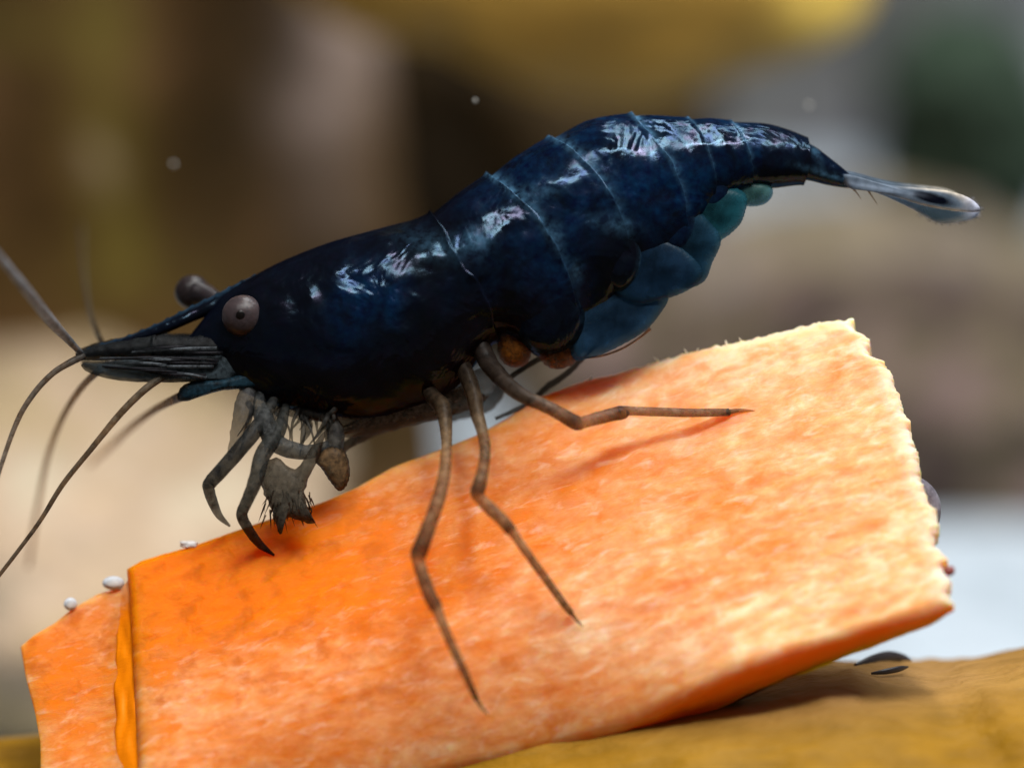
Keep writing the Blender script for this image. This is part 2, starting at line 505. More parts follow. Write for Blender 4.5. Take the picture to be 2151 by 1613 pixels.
tb = P(300, 806, -60)
kk = (D + 60) / D / PPM
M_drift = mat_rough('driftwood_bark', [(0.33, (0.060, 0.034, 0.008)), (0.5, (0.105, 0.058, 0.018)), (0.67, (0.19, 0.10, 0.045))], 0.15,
                    (1, 1, 0.8), 0.6, 0.5, [('moss', (0.19, 0.15, 0.030)), ('wet_sheen', (0.62, 0.47, 0.40))], spec=0.15)
def proj(V):
    """photo pixel of world points (only used to place colour patches and painted highlights on the wood)"""
    d = V - CAM
    z = d @ FWD
    return CX + (d @ RGT) / z * D * PPM, CY - (d @ UPV) / z * D * PPM
drift = empty('driftwood', (tb[0], tb[1], 0), 'dark brown driftwood with an upright trunk and an amber branch reaching over', 'driftwood')
R0 = 530 * kk
V, F = wood_tube([(tb[0] + 1, tb[1], -3, R0 * 1.12), (tb[0], tb[1], 15, R0 * 1.02), (tb[0], tb[1], 35, R0 * 1.0), (tb[0] - 1, tb[1] + 1, 55, R0 * 0.97), (tb[0] - 2, tb[1] + 2, 80, R0 * 0.8)],
                 72, 16, 0.10, 1.6, 2.0, 0.05)
x, y = proj(V)
front = (V[:, 1] < tb[1] + 3)
moss = (0.9 * gauss(x, y, 225, 120, 45, 150) + 1.0 * gauss(x, y, 212, 335, 34, 50) + 1.0 * gauss(x, y, 250, 515, 38, 70) + 0.5 * gauss(x, y, 60, 60, 120, 40) + 0.3 * gauss(x, y, 300, 600, 160, 60)) * front
wet_sheen = (0.95 * gauss(x, y, 715, 40, 60, 130) + 0.7 * gauss(x, y, 650, 240, 50, 60) + 0.5 * gauss(x, y, 212, 345, 16, 26) + 0.25 * gauss(x, y, 690, 430, 60, 60)) * front  # wet-wood highlight painted on the trunk as pale patches
obj('trunk', V, F, M_drift, drift, attrs={'moss': np.clip(moss, 0, 1), 'wet_sheen': np.clip(wet_sheen, 0, 1)})
M_amber = mat_rough('amber_wood', [(0.30, (0.20, 0.115, 0.022)), (0.5, (0.31, 0.185, 0.036)), (0.70, (0.40, 0.25, 0.06))], 0.12, (0.5, 1, 1), 0.55, 0.4,
                    [('lit_gold', (0.95, 0.66, 0.14))])
wb = -36; kb = (D - wb) / D / PPM
pts = [(tb[0], tb[1] - 4, 72, 6.0)]
for px_, py_, r_ in ((620, -420, 250), (1040, -75, 200), (1260, -8, 222), (1480, -25, 205), (1660, -45, 165), (1780, -50, 110), (1835, -55, 40)):
    p = P(px_, py_, wb); pts.append((p[0], p[1], p[2], r_ * kb))
V, F = wood_tube(pts, 48, 14, 0.10, 1.3, 5.0, 0.08)
x, y = proj(V)
obj('branch', V, F, M_amber, drift, attrs={'lit_gold': np.clip(1.3 * gauss(x, y, 1760, 10, 80, 60), 0, 1)})  # branch end catching light from above, painted in as brighter gold

# the log under the carrot
M_log = mat_rough('golden_log', [(0.30, (0.16, 0.076, 0.002)), (0.5, (0.25, 0.125, 0.005)), (0.70, (0.34, 0.185, 0.025))], 0.22, (0.45, 1, 1), 0.6, 0.5,
                  [('tan', (0.36, 0.21, 0.09))])
pts = []
for px_, ys in ((-1000, 1640), (-400, 1590), (75, 1552), (700, 1500), (1500, 1424), (1850, 1388), (2151, 1372), (2700, 1345), (3200, 1330)):
    p = P(px_, ys, float(np.interp(px_, [700, 1500], [-3.2, -0.8]))) - UPV * 9.0
    pts.append((p[0], p[1], p[2], 9.0))
V, F = wood_tube(pts, 96, 20, 0.05, 2.2, 9.0, 0.06)
x, y = proj(V)
obj('fallen_log', V, F, M_log, label='golden brown log under the carrot slice', cat='log',
    attrs={'tan': np.clip(0.9 * gauss(x, y, 1650, 1440, 380, 50, -0.08), 0, 1)})

# ------------------------------------------------------------------ the carrot
E2 = np.array([1525.0, -515.0]); E2 /= np.linalg.norm(E2)
N2 = np.array([-E2[1], E2[0]])
T0 = np.array([265.0, 1180.0])
SLOPE = 0.5
def face_w(px, py, recess=0.0):
    q = ((px - T0[0]) * N2[0] + (py - T0[1]) * N2[1]) / PPM
    return SLOPE * q - recess
def face_uv(px, py):
    d = np.array([px, py]) - T0
    return np.array([d @ E2, d @ N2]) / PPM
BACK = -(FWD * -1.0 + (RGT * -N2[0] + UPV * N2[1]) * SLOPE)      # away from the cut face, into the slice
BACK = BACK / np.linalg.norm(BACK)

def polyline(pts, n):
    pts = np.asarray(pts, float)
    s = np.concatenate([[0], np.cumsum(np.linalg.norm(np.diff(pts, axis=0), axis=1))])
    t = np.linspace(0, s[-1], n)
    return np.stack([np.interp(t, s, pts[:, 0]), np.interp(t, s, pts[:, 1])], 1)

def slab(name, top, bottom, left, right, nu, nv, thick, recess, parent, pale_f, core_left=False, seed=0, rag=11.0, label=None):
    tp, bt = polyline(top, nu), polyline(bottom, nu)
    lf, rt = polyline(left, nv), polyline(right, nv)
    V, UV, PX = [], [], []
    U = np.linspace(0, 1, nu); W = np.linspace(0, 1, nv)
    for j in range(nv):
        v = W[j]
        for i in range(nu):
            u = U[i]
            p = (1 - v) * tp[i] + v * bt[i] + (1 - u) * lf[j] + u * rt[j] - ((1 - u) * (1 - v) * tp[0] + u * (1 - v) * tp[-1] + (1 - u) * v * bt[0] + u * v * bt[-1])
            # ragged cut edges
            er = max(0.0, 1 - (1 - u) / 0.03); et = max(0.0, 1 - v / 0.03)
            p = p + np.array([1, 0.1]) * er * rag * (0.5 - 2.2 * abs(N3((j * 0.07, seed, 0))) + 0.8 * N3((j * 0.15, seed, 7)) + 0.6 * N3((j * 0.83, i * 0.35, 5)))
            p = p + np.array([0, 1]) * et * rag * 0.5 * min(1.0, max(0.12, (p[0] - 1000) / 500)) * (N3((i * 0.3, seed, 9)) + 0.6 * N3((i * 0.9, seed, 4)))
            uv = face_uv(*p)
            h = 0.14 * N3((uv[0] * 0.25, uv[1] * 0.4, seed)) + (0.018 + 0.035 * min(1.0, max(0.0, (p[0] - 800) / 900))) * fbm((uv[0] * 0.5, uv[1] * 1.6, seed + 2), 1, 4) + 0.015 * fbm((uv[0] * 1.5, uv[1] * 4.5, seed + 7), 1, 3)
            edge = min(u, 1 - u) * 26; edge = min(edge, v * 12, (1 - v) * 12)
            rnd = 0.22 * max(0.0, 1 - edge / 0.35) ** 2
            rnd += (0.16 * max(0.0, uv[1] - 4.6) ** 2) * min(1.0, max(0.0, (1560 - p[0]) / 420)) * min(1.0, max(0.0, (p[0] - 280) / 200))
            V.append(P(p[0], p[1], face_w(p[0], p[1], recess)) - BACK * (h - rnd)); UV.append(uv); PX.append(p)
    nf = nu * nv
    F = []
    for j in range(nv - 1):
        for i in range(nu - 1):
            a = j * nu + i; F.append([a, a + nu, a + nu + 1, a + 1])
    # border loop, then rows going back
    loop = [i for i in range(nu)] + [j * nu + nu - 1 for j in range(1, nv)] + [(nv - 1) * nu + i for i in range(nu - 2, -1, -1)] + [j * nu for j in range(nv - 2, 0, -1)]
    core = np.zeros(nf).tolist(); rows = [loop]
    nrow = 6
    for r in range(1, nrow + 1):
        row = []
        for idx in loop:
            p = PX[idx]; t = thick(p[0]) * r / nrow
            q = V[idx] + BACK * t + 0.06 * fbm((V[idx][0] * 1.2, V[idx][1] * 1.2 + r, V[idx][2] * 1.2), 1, 3) * UPV
            row.append(len(V)); V.append(q); UV.append(UV[idx] + np.array([0.0, 0.6 * t])); PX.append(p); core.append(0.9)
        rows.append(row)
    n = len(loop)
    for r in range(nrow):
        for k in range(n):
            F.append([rows[r][k], rows[r][(k + 1) % n], rows[r + 1][(k + 1) % n], rows[r + 1][k]])
    F.append(list(reversed(rows[-1])))
    PX = np.array(PX); V = np.array(V); UV = np.array(UV)
    x, y = PX[:, 0], PX[:, 1]
    core = np.array(core)
    isright = np.zeros(len(V)); istop = np.zeros(len(V))
    uu = np.tile(U, nv); vv = np.repeat(W, nu)
    isright[:nf] = np.clip(1.15 - (1 - uu) / 0.024, 0, 1); istop[:nf] = np.clip(1 - vv / 0.02, 0, 1) * np.clip((x[:nf] - 900) / 700, 0, 1)
    d = np.concatenate([isright[:nf] * 0.7 + istop[:nf] * 0.4, np.zeros(len(V) - nf)])
    rightside = (core > 0.5) & (x > 1770) & (y < 1255)
    core[rightside] = 0.0; d[rightside] = 0.8
    if core_left:
        pass
    pits = np.clip(1 - (x - 500) / 900, 0.15, 1) * np.where(y > 1480, 0.5, 1.0)
    return obj(name, V, F, M_carrot, parent, attrs={'pale': pale_f(x, y), 'core': core, 'dry': np.clip(d, 0, 1), 'pits': pits}, uv=UV, label=label)

def pale_main(x, y):
    s = np.clip((x - 250) / 1650, 0, 1)
    q = ((x - T0[0]) * N2[0] + (y - T0[1]) * N2[1]) / PPM
    p = 0.17 + 0.60 * s ** 0.6  # pulp pales rightwards; some of the lamp's brightness is painted in
    p += 0.20 * np.clip(1 - q / 2.2, 0, 1) * np.clip((x - 1050) / 500, 0, 1)  # overexposed top right put into the pulp colour as well
    p += 0.10 * np.clip((q - 3.0) / 4, 0, 1) * (1 - s)
    p += 0.16 * gauss(x, y, 1300, 1330, 170, 60) + 0.10 * gauss(x, y, 640, 1420, 240, 80)
    p += 0.22 * np.clip((q - 2.2) / 1.2, 0, 1) * np.clip(1 - s * 2.2, 0, 1)
    p -= 0.50 * gauss(x, y, 480, 1215, 260, 85)
    return np.clip(p, -0.4, 1)

def thick_main(px):
    return float(np.interp(px, [240, 900, 1300, 1500, 1750, 1900, 2000], [2.2, 2.2, 2.1, 2.0, 1.6, 1.0, 0.5]))

cb = P(1300, 1510, 2.5)
carrot = empty('carrot_slice', cb, 'orange carrot slice with a pale frayed end, leaning on the log under the shrimp', 'carrot')
main = slab('slice_face',
     [(262, 1190), (290, 1172), (340, 1156), (400, 1140), (480, 1112), (560, 1085), (680, 1045), (740, 1020), (820, 975), (900, 945), (1000, 905), (1060, 872), (1120, 832), (1230, 790), (1300, 775), (1420, 740), (1500, 722), (1600, 700), (1680, 680), (1740, 668), (1790, 665)],
     [(292, 1720), (700, 1640), (1000, 1562), (1300, 1490), (1480, 1430), (1700, 1356), (1830, 1318), (1940, 1292), (1998, 1266)],
     [(262, 1190), (268, 1250), (272, 1330), (278, 1450), (285, 1600), (292, 1720)],
     [(1790, 665), (1800, 690), (1822, 706), (1830, 742), (1850, 752), (1872, 776), (1880, 810), (1895, 850), (1906, 884), (1912, 900), (1908, 906), (1920, 940), (1930, 990), (1936, 1012), (1955, 1060), (1968, 1098), (1962, 1114), (1975, 1150), (1980, 1182), (1990, 1230), (1998, 1266)],
     300, 170, thick_main, 0.0, carrot, pale_main, seed=1)
slab('stepped_end',
     [(38, 1352), (70, 1325), (110, 1302), (150, 1270), (200, 1242), (235, 1232), (300, 1225)],
     [(85, 1740), (200, 1730), (320, 1715)],
     [(38, 1352), (50, 1420), (68, 1490), (80, 1560), (82, 1640), (85, 1740)],
     [(300, 1225), (305, 1400), (312, 1600), (320, 1715)],
     60, 90, lambda px: 1.3, 0.62, carrot, lambda x, y: np.clip(0.42 + 0.30 * np.clip(1 - (y - 1230) / 120, 0, 1) + 0.1 * np.clip((y - 1450) / 150, 0, 1), 0, 1), seed=4, rag=4)
# the smooth sawn wall of the step
sv, sf, core, uvs, pal = [], [], [], [], []
a = polyline([(274, 1212), (280, 1330), (286, 1450), (293, 1600), (300, 1700)], 40)
b = polyline([(250, 1240), (243, 1330), (240, 1450), (243, 1600), (247, 1700)], 40)
for j in range(40):
    for i in range(9):
        t = i / 8
        p = a[j] * (1 - t) + b[j] * t
        ww = face_w(*p, recess=0.26 + 0.36 * t ** 0.9)
        p = p + np.array([5.0 * N3((j * 0.25, 3.0, i * 0.1)), 0])
        sv.append(P(p[0], p[1], ww + 0.10 * N3((i * 0.4, j * 0.3, 2)) - 0.04)); uvs.append(face_uv(*p)); core.append(min(1.0, max(0, (j - 3) / 5)) * 0.7); pal.append(max(0.0, 0.9 - j / 7))
for j in range(39):
    for i in range(8):
        q = j * 9 + i; sf.append([q, q + 1, q + 10, q + 9])
n0 = len(sv)
for q in range(n0):
    sv.append(sv[q] + BACK * 0.5); uvs.append(uvs[q]); core.append(core[q]); pal.append(pal[q])
for f in list(sf): sf.append([i + n0 for i in reversed(f)])
for j in range(39):
    sf.append([j * 9, (j + 1) * 9, (j + 1) * 9 + n0, j * 9 + n0]); sf.append([j * 9 + 8, j * 9 + 8 + n0, (j + 1) * 9 + 8 + n0, (j + 1) * 9 + 8])
obj('step_wall', sv, sf, M_cut, carrot, attrs={'pale': pal, 'core': core, 'dry': np.zeros(len(sv)), 'pits': np.zeros(len(sv))}, uv=uvs)

# frayed fibres along the edges of the slice
def cones(items, sides=5):
    V, F = [], []
    for p0, p1, r in items:
        p0, p1 = np.array(p0), np.array(p1); t = (p1 - p0) / np.linalg.norm(p1 - p0)
        b = np.cross(t, FWD); b /= np.linalg.norm(b) + 1e-9; a = np.cross(b, t)
        o = len(V)
        for ring, (c, rr) in enumerate(((p0, r), ((p0 + p1) / 2 + a * 0.3 * r, r * 0.8))):
            for k in range(sides):
                th = 2 * math.pi * k / sides
                V.append(c + rr * (math.cos(th) * a + math.sin(th) * b))
        V.append(p1)
        for k in range(sides):
            k2 = (k + 1) % sides
            F.append([o + k, o + k2, o + sides + k2, o + sides + k]); F.append([o + sides + k, o + sides + k2, o + 2 * sides])
    return V, F
def mat_plain(name, col, rough=0.5, sss=0.0):
    m, nt, out = new_mat(name)
    b = nd(nt, 'ShaderNodeBsdfPrincipled')
    v = coords(nt, MMS); n = noise_tex(nt, v, 3.0, 3)
    nt.links.new(mixc(nt, 1.0, (*col, 1), ramp(nt, n, [(0.3, (0.7,) * 3), (0.7, (1.1,) * 3)]), 'MULTIPLY'), b.inputs['Base Color'])
    b.inputs['Roughness'].default_value = rough
    nt.links.new(b.outputs[0], out.inputs['Surface'])
    return m
M_fibre = mat_plain('carrot_fibre', (0.90, 0.76, 0.56))
it = []
edge_t = polyline([(1180, 812), (1300, 777), (1420, 742), (1600, 702), (1785, 668)], 60)
for p in edge_t:
    if rng.random() < 0.12:
        a0 = P(p[0], p[1] + 5, face_w(p[0], p[1]) - 0.05)
        a1 = P(p[0] + rng.uniform(-12, 6), p[1] - rng.uniform(1, 8), face_w(p[0], p[1]))
        it.append((a0, a1, rng.uniform(0.015, 0.04)))
V, F = cones(it)
obj('frayed_fibres', V, F, M_fibre, carrot, kind='stuff')

# ------------------------------------------------------------------ the shrimp
sb = P(1100, 1180, 2.0)
shrimp = empty('shrimp', sb, 'glossy blue-black freshwater shrimp standing on the carrot slice', 'shrimp')

# trunk of the body: top, middle and bottom pixel of each ring, half width (mm)
ST = [((388, 718), (384, 750), (396, 788), 0.26),
      ((456, 634), (448, 720), (462, 802), 0.70),
      ((490, 606), (482, 712), (490, 812), 0.95),
      ((540, 576), (528, 700), (540, 838), 1.28),
      ((600, 546), (588, 700), (598, 858), 1.52),
      ((690, 511), (680, 690), (688, 873), 1.72),
      ((780, 486), (770, 680), (777, 879), 1.85),
      ((830, 473), (838, 665), (862, 858), 1.90),
      ((868, 463), (905, 630), (952, 818), 1.90),
      ((905, 446), (985, 565), (1052, 712), 1.84),   # 8 carapace margin
      ((965, 408), (1075, 540), (1140, 748), 1.82),
      ((1028, 366), (1162, 505), (1226, 700), 1.78),  # 10
      ((1092, 328), (1232, 462), (1276, 662), 1.72),
      ((1154, 291), (1296, 430), (1322, 615), 1.62),  # 12
      ((1240, 255), (1362, 405), (1375, 578), 1.50),
      ((1332, 240), (1432, 385), (1428, 530), 1.36),  # 14
      ((1390, 245), (1465, 360), (1462, 490), 1.26),
      ((1447, 248), (1498, 340), (1492, 450), 1.16),  # 16
      ((1495, 250), (1538, 332), (1532, 415), 1.06),
      ((1542, 255), (1580, 328), (1574, 398), 0.96),  # 18
      ((1622, 264), (1640, 330), (1628, 394), 0.84),
      ((1700, 293), (1704, 342), (1688, 388), 0.62),  # 20
      ((1749, 331), (1746, 364), (1735, 394), 0.42),
      ((1784, 362), (1780, 380), (1772, 397), 0.28),
      ((1812, 381), (1810, 389), (1806, 397), 0.10)]
KS = np.array([[*a, *b, *c, h] for a, b, c, h in ST])
BND = [9, 11, 13, 15, 17, 19, 21]
svals = []
s = 0.0
while s <= len(ST) - 1 + 1e-6:
    svals.append(s); s += 1 / 12
for b_ in BND:
    svals += [b_ - 0.03, b_ - 0.012, b_ + 0.012, b_ + 0.035]
    svals = [q for q in svals if abs(q - b_) > 0.008]
svals = sorted(svals)
SIDES = 96
V, XY, TT, SEG = [], [], [], []
for s in svals:
    k = cat_at(KS, s)
    T_, M_, B_, hw = k[0:2], k[2:4], k[4:6], k[6]
    prev = max([b for b in BND if b <= s], default=None); nxt = min([b for b in BND if b > s], default=None)
    if prev is None: ph = s / 9.0; L_ = 9.0
    elif nxt is None: ph = (s - prev) / 3.0 * 0.4; L_ = 3.0
    else: ph = (s - prev) / (nxt - prev); L_ = nxt - prev
    de = (nxt - s) if nxt is not None else 9.0
    off = -0.030 + 0.050 * min(1, ph * 2.2 if prev is not None else 1.0) + 0.022 * math.exp(-(de / 0.10) ** 2)
    if prev is None: off = 0.0 + 0.03 * math.exp(-(de / 0.12) ** 2) + 0.012 * min(1, ph)
    if prev == 21: off = -0.20 + 0.25 * ph
    cen = (T_ + B_ + 2 * M_) / 4
    for j in range(SIDES):
        th = 2 * math.pi * j / SIDES
        t = (1 - math.cos(th)) / 2
        amp = 0.16 * min(1.0, max(0.0, (s - 7.5) / 1.5)) * min(1.0, max(0.0, (21.5 - s) / 2))
        win = 1 - 2 * abs((s - 9) / 2 - round((s - 9) / 2))
        if amp:
            k = cat_at(KS, s + amp * win * N3((t * 3.0, round((s - 9) / 2) * 3.7, 0.5)) + 0.4 * amp * win * N3((t * 8.0, round((s - 9) / 2) * 2.3, 4.5)))
            T_, M_, B_, hw = k[0:2], k[2:4], k[4:6], k[6]
        p = T_ * (1 - t) * (1 - 2 * t) + M_ * 4 * t * (1 - t) + B_ * t * (2 * t - 1)
        sn = math.sin(th)
        w = hw * math.copysign(abs(sn) ** 0.85, sn)
        keel = 1.0
        p = p + (p - cen) * off
        # a little unevenness of the shell
        lump = 0.035 * N3((p[0] * 0.012, p[1] * 0.012, w * 0.5)) + 0.02 * N3((p[0] * 0.03, p[1] * 0.03, w))
        w = w * (1 + off) * (1 + lump)
        V.append(P(p[0], p[1], w)); XY.append((p[0], p[1])); TT.append(t); SEG.append(s)
nr = len(svals)
F = []
for i in range(nr - 1):
    for j in range(SIDES):
        j2 = (j + 1) % SIDES
        F.append([i * SIDES + j, (i + 1) * SIDES + j, (i + 1) * SIDES + j2, i * SIDES + j2])
F.append([j for j in range(SIDES)]); F.append([(nr - 1) * SIDES + j for j in reversed(range(SIDES))])
XY = np.array(XY); TT = np.array(TT); SEG = np.array(SEG); x, y = XY[:, 0], XY[:, 1]
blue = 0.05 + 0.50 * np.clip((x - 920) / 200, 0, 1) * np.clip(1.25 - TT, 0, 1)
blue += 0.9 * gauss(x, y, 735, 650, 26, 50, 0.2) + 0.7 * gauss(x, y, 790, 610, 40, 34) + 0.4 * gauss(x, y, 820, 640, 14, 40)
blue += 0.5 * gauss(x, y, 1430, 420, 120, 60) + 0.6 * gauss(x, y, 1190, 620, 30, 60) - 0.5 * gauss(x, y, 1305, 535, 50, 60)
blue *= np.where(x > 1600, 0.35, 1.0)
pale = np.zeros(len(x))
for b_ in BND[1:6]:
    dd = SEG - b_
    pale += 0.62 * np.exp(-(dd / 0.10) ** 2) * np.clip(1.15 - 1.5 * TT, 0, 1)
    if b_ in (11, 13, 15):
        pale += 0.35 * np.exp(-(np.clip(dd, 0, 9) / 0.22) ** 2) * (dd > 0) * np.clip(1 - TT, 0, 1)
pale += 0.8 * gauss(x, y, 1002, 503, 17, 15) + 0.35 * gauss(x, y, 1135, 402, 30, 12, -0.3) + 0.3 * gauss(x, y, 1170, 490, 9, 14) + 0.4 * gauss(x, y, 1212, 570, 8, 14)  # pale membrane patch, plus highlights of the flank painted into the colour
pale += 0.25 * gauss(x, y, 925, 520, 50, 18, 0.2) + 0.5 * gauss(x, y, 1715, 322, 5, 16, -0.4) + 0.6 * gauss(x, y, 1740, 368, 40, 5, 0.3)
pale += 0.35 * gauss(x, y, 1290, 470, 30, 12, 0.2)
warm = np.clip(1.1 * (TT - 0.62) * 2.2, 0, 1) * (x < 1240) * 0.5
thin = 0.0 * gauss(x, y, 1150, 752, 90, 17) + 0.0 * gauss(x, y, 1090, 735, 26, 14)
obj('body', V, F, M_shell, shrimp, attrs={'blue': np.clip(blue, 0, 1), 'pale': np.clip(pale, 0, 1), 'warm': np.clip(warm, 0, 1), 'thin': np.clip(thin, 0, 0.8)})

def shell_part(name, V, F, parent, blue=0.2, pale=0.0, warm=0.0, label=None):
    n = len(V)
    f = lambda a: a if np.ndim(a) else np.full(n, a)
    return obj(name, V, F, M_shell, parent, attrs={'blue': f(blue), 'pale': f(pale), 'warm': f(warm), 'thin': np.zeros(n)}, label=label)

# overlapping side plates of the tail segments
def pleuron(poly, w, thick, blue, palerim):
    V, F, xy, e = pillow(poly, w, thick, 60, 6)
    return shell_part('side_plate', V, F, shrimp, blue, palerim * np.clip(1 - e * 5, 0, 1))
pleuron([(1100, 470), (1150, 490), (1195, 545), (1222, 610), (1228, 680), (1200, 728), (1150, 744), (1100, 722), (1075, 640), (1075, 540)], 1.00, 1.1, 0.10, 0.15)
pleuron([(1262, 470), (1300, 458), (1336, 478), (1352, 530), (1340, 585), (1305, 612), (1270, 590), (1252, 530)], 1.12, 0.7, 0.02, 0.55)
pleuron([(1385, 395), (1425, 392), (1458, 425), (1466, 480), (1445, 530), (1405, 545), (1378, 500), (1370, 440)], 0.91, 0.6, 0.35, 0.55)
pleuron([(1462, 350), (1500, 345), (1530, 375), (1532, 415), (1505, 445), (1470, 435), (1455, 395)], 0.72, 0.5, 0.4, 0.2)

# rostrum: a thin toothed blade in front of the carapace
ro_top = polyline([(560, 566), (500, 594), (440, 625), (385, 652), (330, 680), (270, 705), (215, 722), (166, 740)], 60)
ro_bot = polyline([(560, 650), (500, 670), (445, 660), (405, 676), (355, 698), (300, 716), (240, 730), (166, 744)], 60)
V, F = [], []
for i in range(60):
    th = 0.42 * (1 - i / 59) ** 0.8 + 0.05
    for f, ww in ((0, 0.0), (0.25, 0.5), (0.6, 1.0), (1.0, 0.35), (1.0, -0.35), (0.6, -1.0), (0.25, -0.5)):
        p = ro_top[i] * (1 - f) + ro_bot[i] * f
        if f == 0: p = p + np.array([0, -2.5 if i % 4 == 0 else 0.5])
        V.append(P(p[0], p[1], ww * th * 0.6))
for i in range(59):
    for k in range(7):
        F.append([i * 7 + k, i * 7 + (k + 1) % 7, (i + 1) * 7 + (k + 1) % 7, (i + 1) * 7 + k])
F.append(list(range(7))); F.append([59 * 7 + k for k in reversed(range(7))])
nV = len(V); topm = np.array([0.22 if (k % 7) == 0 else 0.0 for k in range(nV)])
shell_part('rostrum', V, F, shrimp, 0.05, topm, 0.0)

# eyes
def eye(cx, cy, w, r, pupil, dark):
    c = P(cx, cy, w); rm = r / PPM
    bm = bmesh.new(); bmesh.ops.create_uvsphere(bm, u_segments=32, v_segments=20, radius=rm)
    V = np.array([np.array(v.co) for v in bm.verts]); F = [[q.index for q in f.verts] for f in bm.faces]; bm.free()
    V = c + (V[:, :1] * RGT + V[:, 2:3] * UPV * 0.97 + V[:, 1:2] * FWD * 0.75)
    col = np.tile(np.array([0.052, 0.037, 0.040]) * dark, (len(V), 1))
    e = obj('eye', V, F, M_eye, shrimp, attrs={'col': col})
    if pupil:
        q = c - FWD * rm * 0.71 + RGT * (-3 / PPM) + UPV * (0 / PPM)
        bm = bmesh.new(); bmesh.ops.create_uvsphere(bm, u_segments=20, v_segments=12, radius=10 / PPM)
        V = np.array([np.array(v.co) for v in bm.verts]); F = [[t.index for t in f.verts] for f in bm.faces]; bm.free()
        V = q + V * np.array([1, 0.45, 1.15])
        obj('pupil', V, F, M_eye, e, attrs={'col': np.tile([0.005, 0.004, 0.004], (len(V), 1))})
    return e
eye(511, 664, 1.02, 45, True, 0.85)
eye(404, 614, -1.2, 38, False, 0.33)
V, F, X, K = tube_px([(500, 668, 0.3, 60), (506, 666, 0.7, 66), (510, 665, 0.95, 74)], 4, 16)
shell_part('eye_stalk', V, F, shrimp, 0.05)
V, F, X, K = tube_px([(470, 650, -0.4, 44), (440, 625, -0.9, 50), (414, 616, -1.15, 66)], 4, 16)
obj('eye_stalk', V, F, M_eye, shrimp, attrs={'col': np.tile([0.016, 0.012, 0.014], (len(V), 1))})

def limb(name, pts, mat=None, parent=None, sides=12, sub=6, jit=0.06, seed=0, flat=1.0, label=None, band=None, dark=(0.007, 0.007, 0.009)):
    """pts: (px,py,w,diam, darkness 0..1, opacity)"""
    V, F, X, K = tube_px(pts, sub, sides, flat, jit, seed)
    dk = np.clip(X[:, 0], 0, 1)[:, None] ** 1.2
    light = np.array(band or (0.70, 0.47, 0.25))
    dark = np.array(dark)
    col = light * (1 - dk) + dark * dk
    return obj(name, V, F, mat or M_limb, parent or shrimp, attrs={'col': col, 'opa': np.clip(X[:, 1], 0, 1) * (0.78 if mat is None else 0.86)}, label=label)

def on_face(px, py, lift=0.0):
    return face_w(px, py) + lift

# walking legs of the near side (pixel, w, diameter, darkness, opacity)
l1 = limb('walking_leg', [(888, 800, 0.7, 34, 0.95, 1), (908, 832, 1.1, 36, 0.95, 0.95), (928, 852, 1.5, 38, 0.9, 0.95), (934, 878, 1.8, 34, 0.85, 0.95), (937, 925, 2.2, 25, 0.55, 0.85), (936, 975, 2.7, 26, 0.45, 0.8),
     (925, 1035, 3.1, 30, 0.5, 0.8), (903, 1100, 3.4, 32, 0.55, 0.85), (886, 1145, 3.5, 36, 0.85, 0.95), (879, 1164, 3.5, 37, 0.75, 0.9), (879, 1176, 3.5, 30, 0.15, 0.65), (885, 1200, 3.55, 29, 0.5, 0.8),
     (902, 1248, 3.7, 30, 0.65, 0.85), (915, 1273, 3.75, 30, 0.8, 0.9), (921, 1288, 3.8, 23, 0.25, 0.75), (945, 1345, 3.9, 20, 0.55, 0.8), (975, 1410, 3.9, 18, 0.55, 0.8), (1000, 1466, on_face(1000, 1466, .12), 13, 0.6, 0.8)], seed=1)
limb('toe', [(999, 1464, on_face(1000, 1466, .12), 10, 0.6, 0.8), (1010, 1482, on_face(1010, 1482, .05), 8, 0.6, 0.8), (1026, 1502, on_face(1026, 1502, -0.02), 2, 0.5, 0.7)], parent=l1, sub=4, sides=8)
l2 = limb('walking_leg', [(966, 755, 0.7, 36, 0.95, 1), (984, 796, 1.1, 38, 0.95, 0.95), (996, 832, 1.5, 36, 0.9, 0.95), (1002, 868, 1.9, 32, 0.85, 0.95), (1013, 905, 2.2, 27, 0.6, 0.85), (1019, 945, 2.5, 25, 0.7, 0.9), (1015, 985, 2.8, 27, 0.5, 0.8),
     (1008, 1015, 3.0, 31, 0.75, 0.9), (1003, 1034, 3.05, 33, 0.8, 0.9), (1008, 1046, 3.05, 28, 0.15, 0.6), (1030, 1068, 3.1, 29, 0.5, 0.8), (1055, 1092, 3.2, 28, 0.5, 0.8), (1072, 1112, 3.2, 27, 0.8, 0.9), (1080, 1122, 3.2, 21, 0.2, 0.7),
     (1110, 1165, 3.2, 20, 0.55, 0.8), (1150, 1220, 3.1, 19, 0.6, 0.8), (1185, 1268, 3.0, 17, 0.6, 0.85), (1199, 1286, on_face(1199, 1286, .14), 15, 0.6, 0.85)], seed=2)
limb('toe', [(1198, 1285, on_face(1199, 1286, .12), 10, 0.5, 0.8), (1210, 1300, on_face(1210, 1300, .05), 8, 0.6, 0.8), (1224, 1316, on_face(1224, 1316, -0.02), 2, 0.6, 0.8)], parent=l2, sub=4, sides=8)
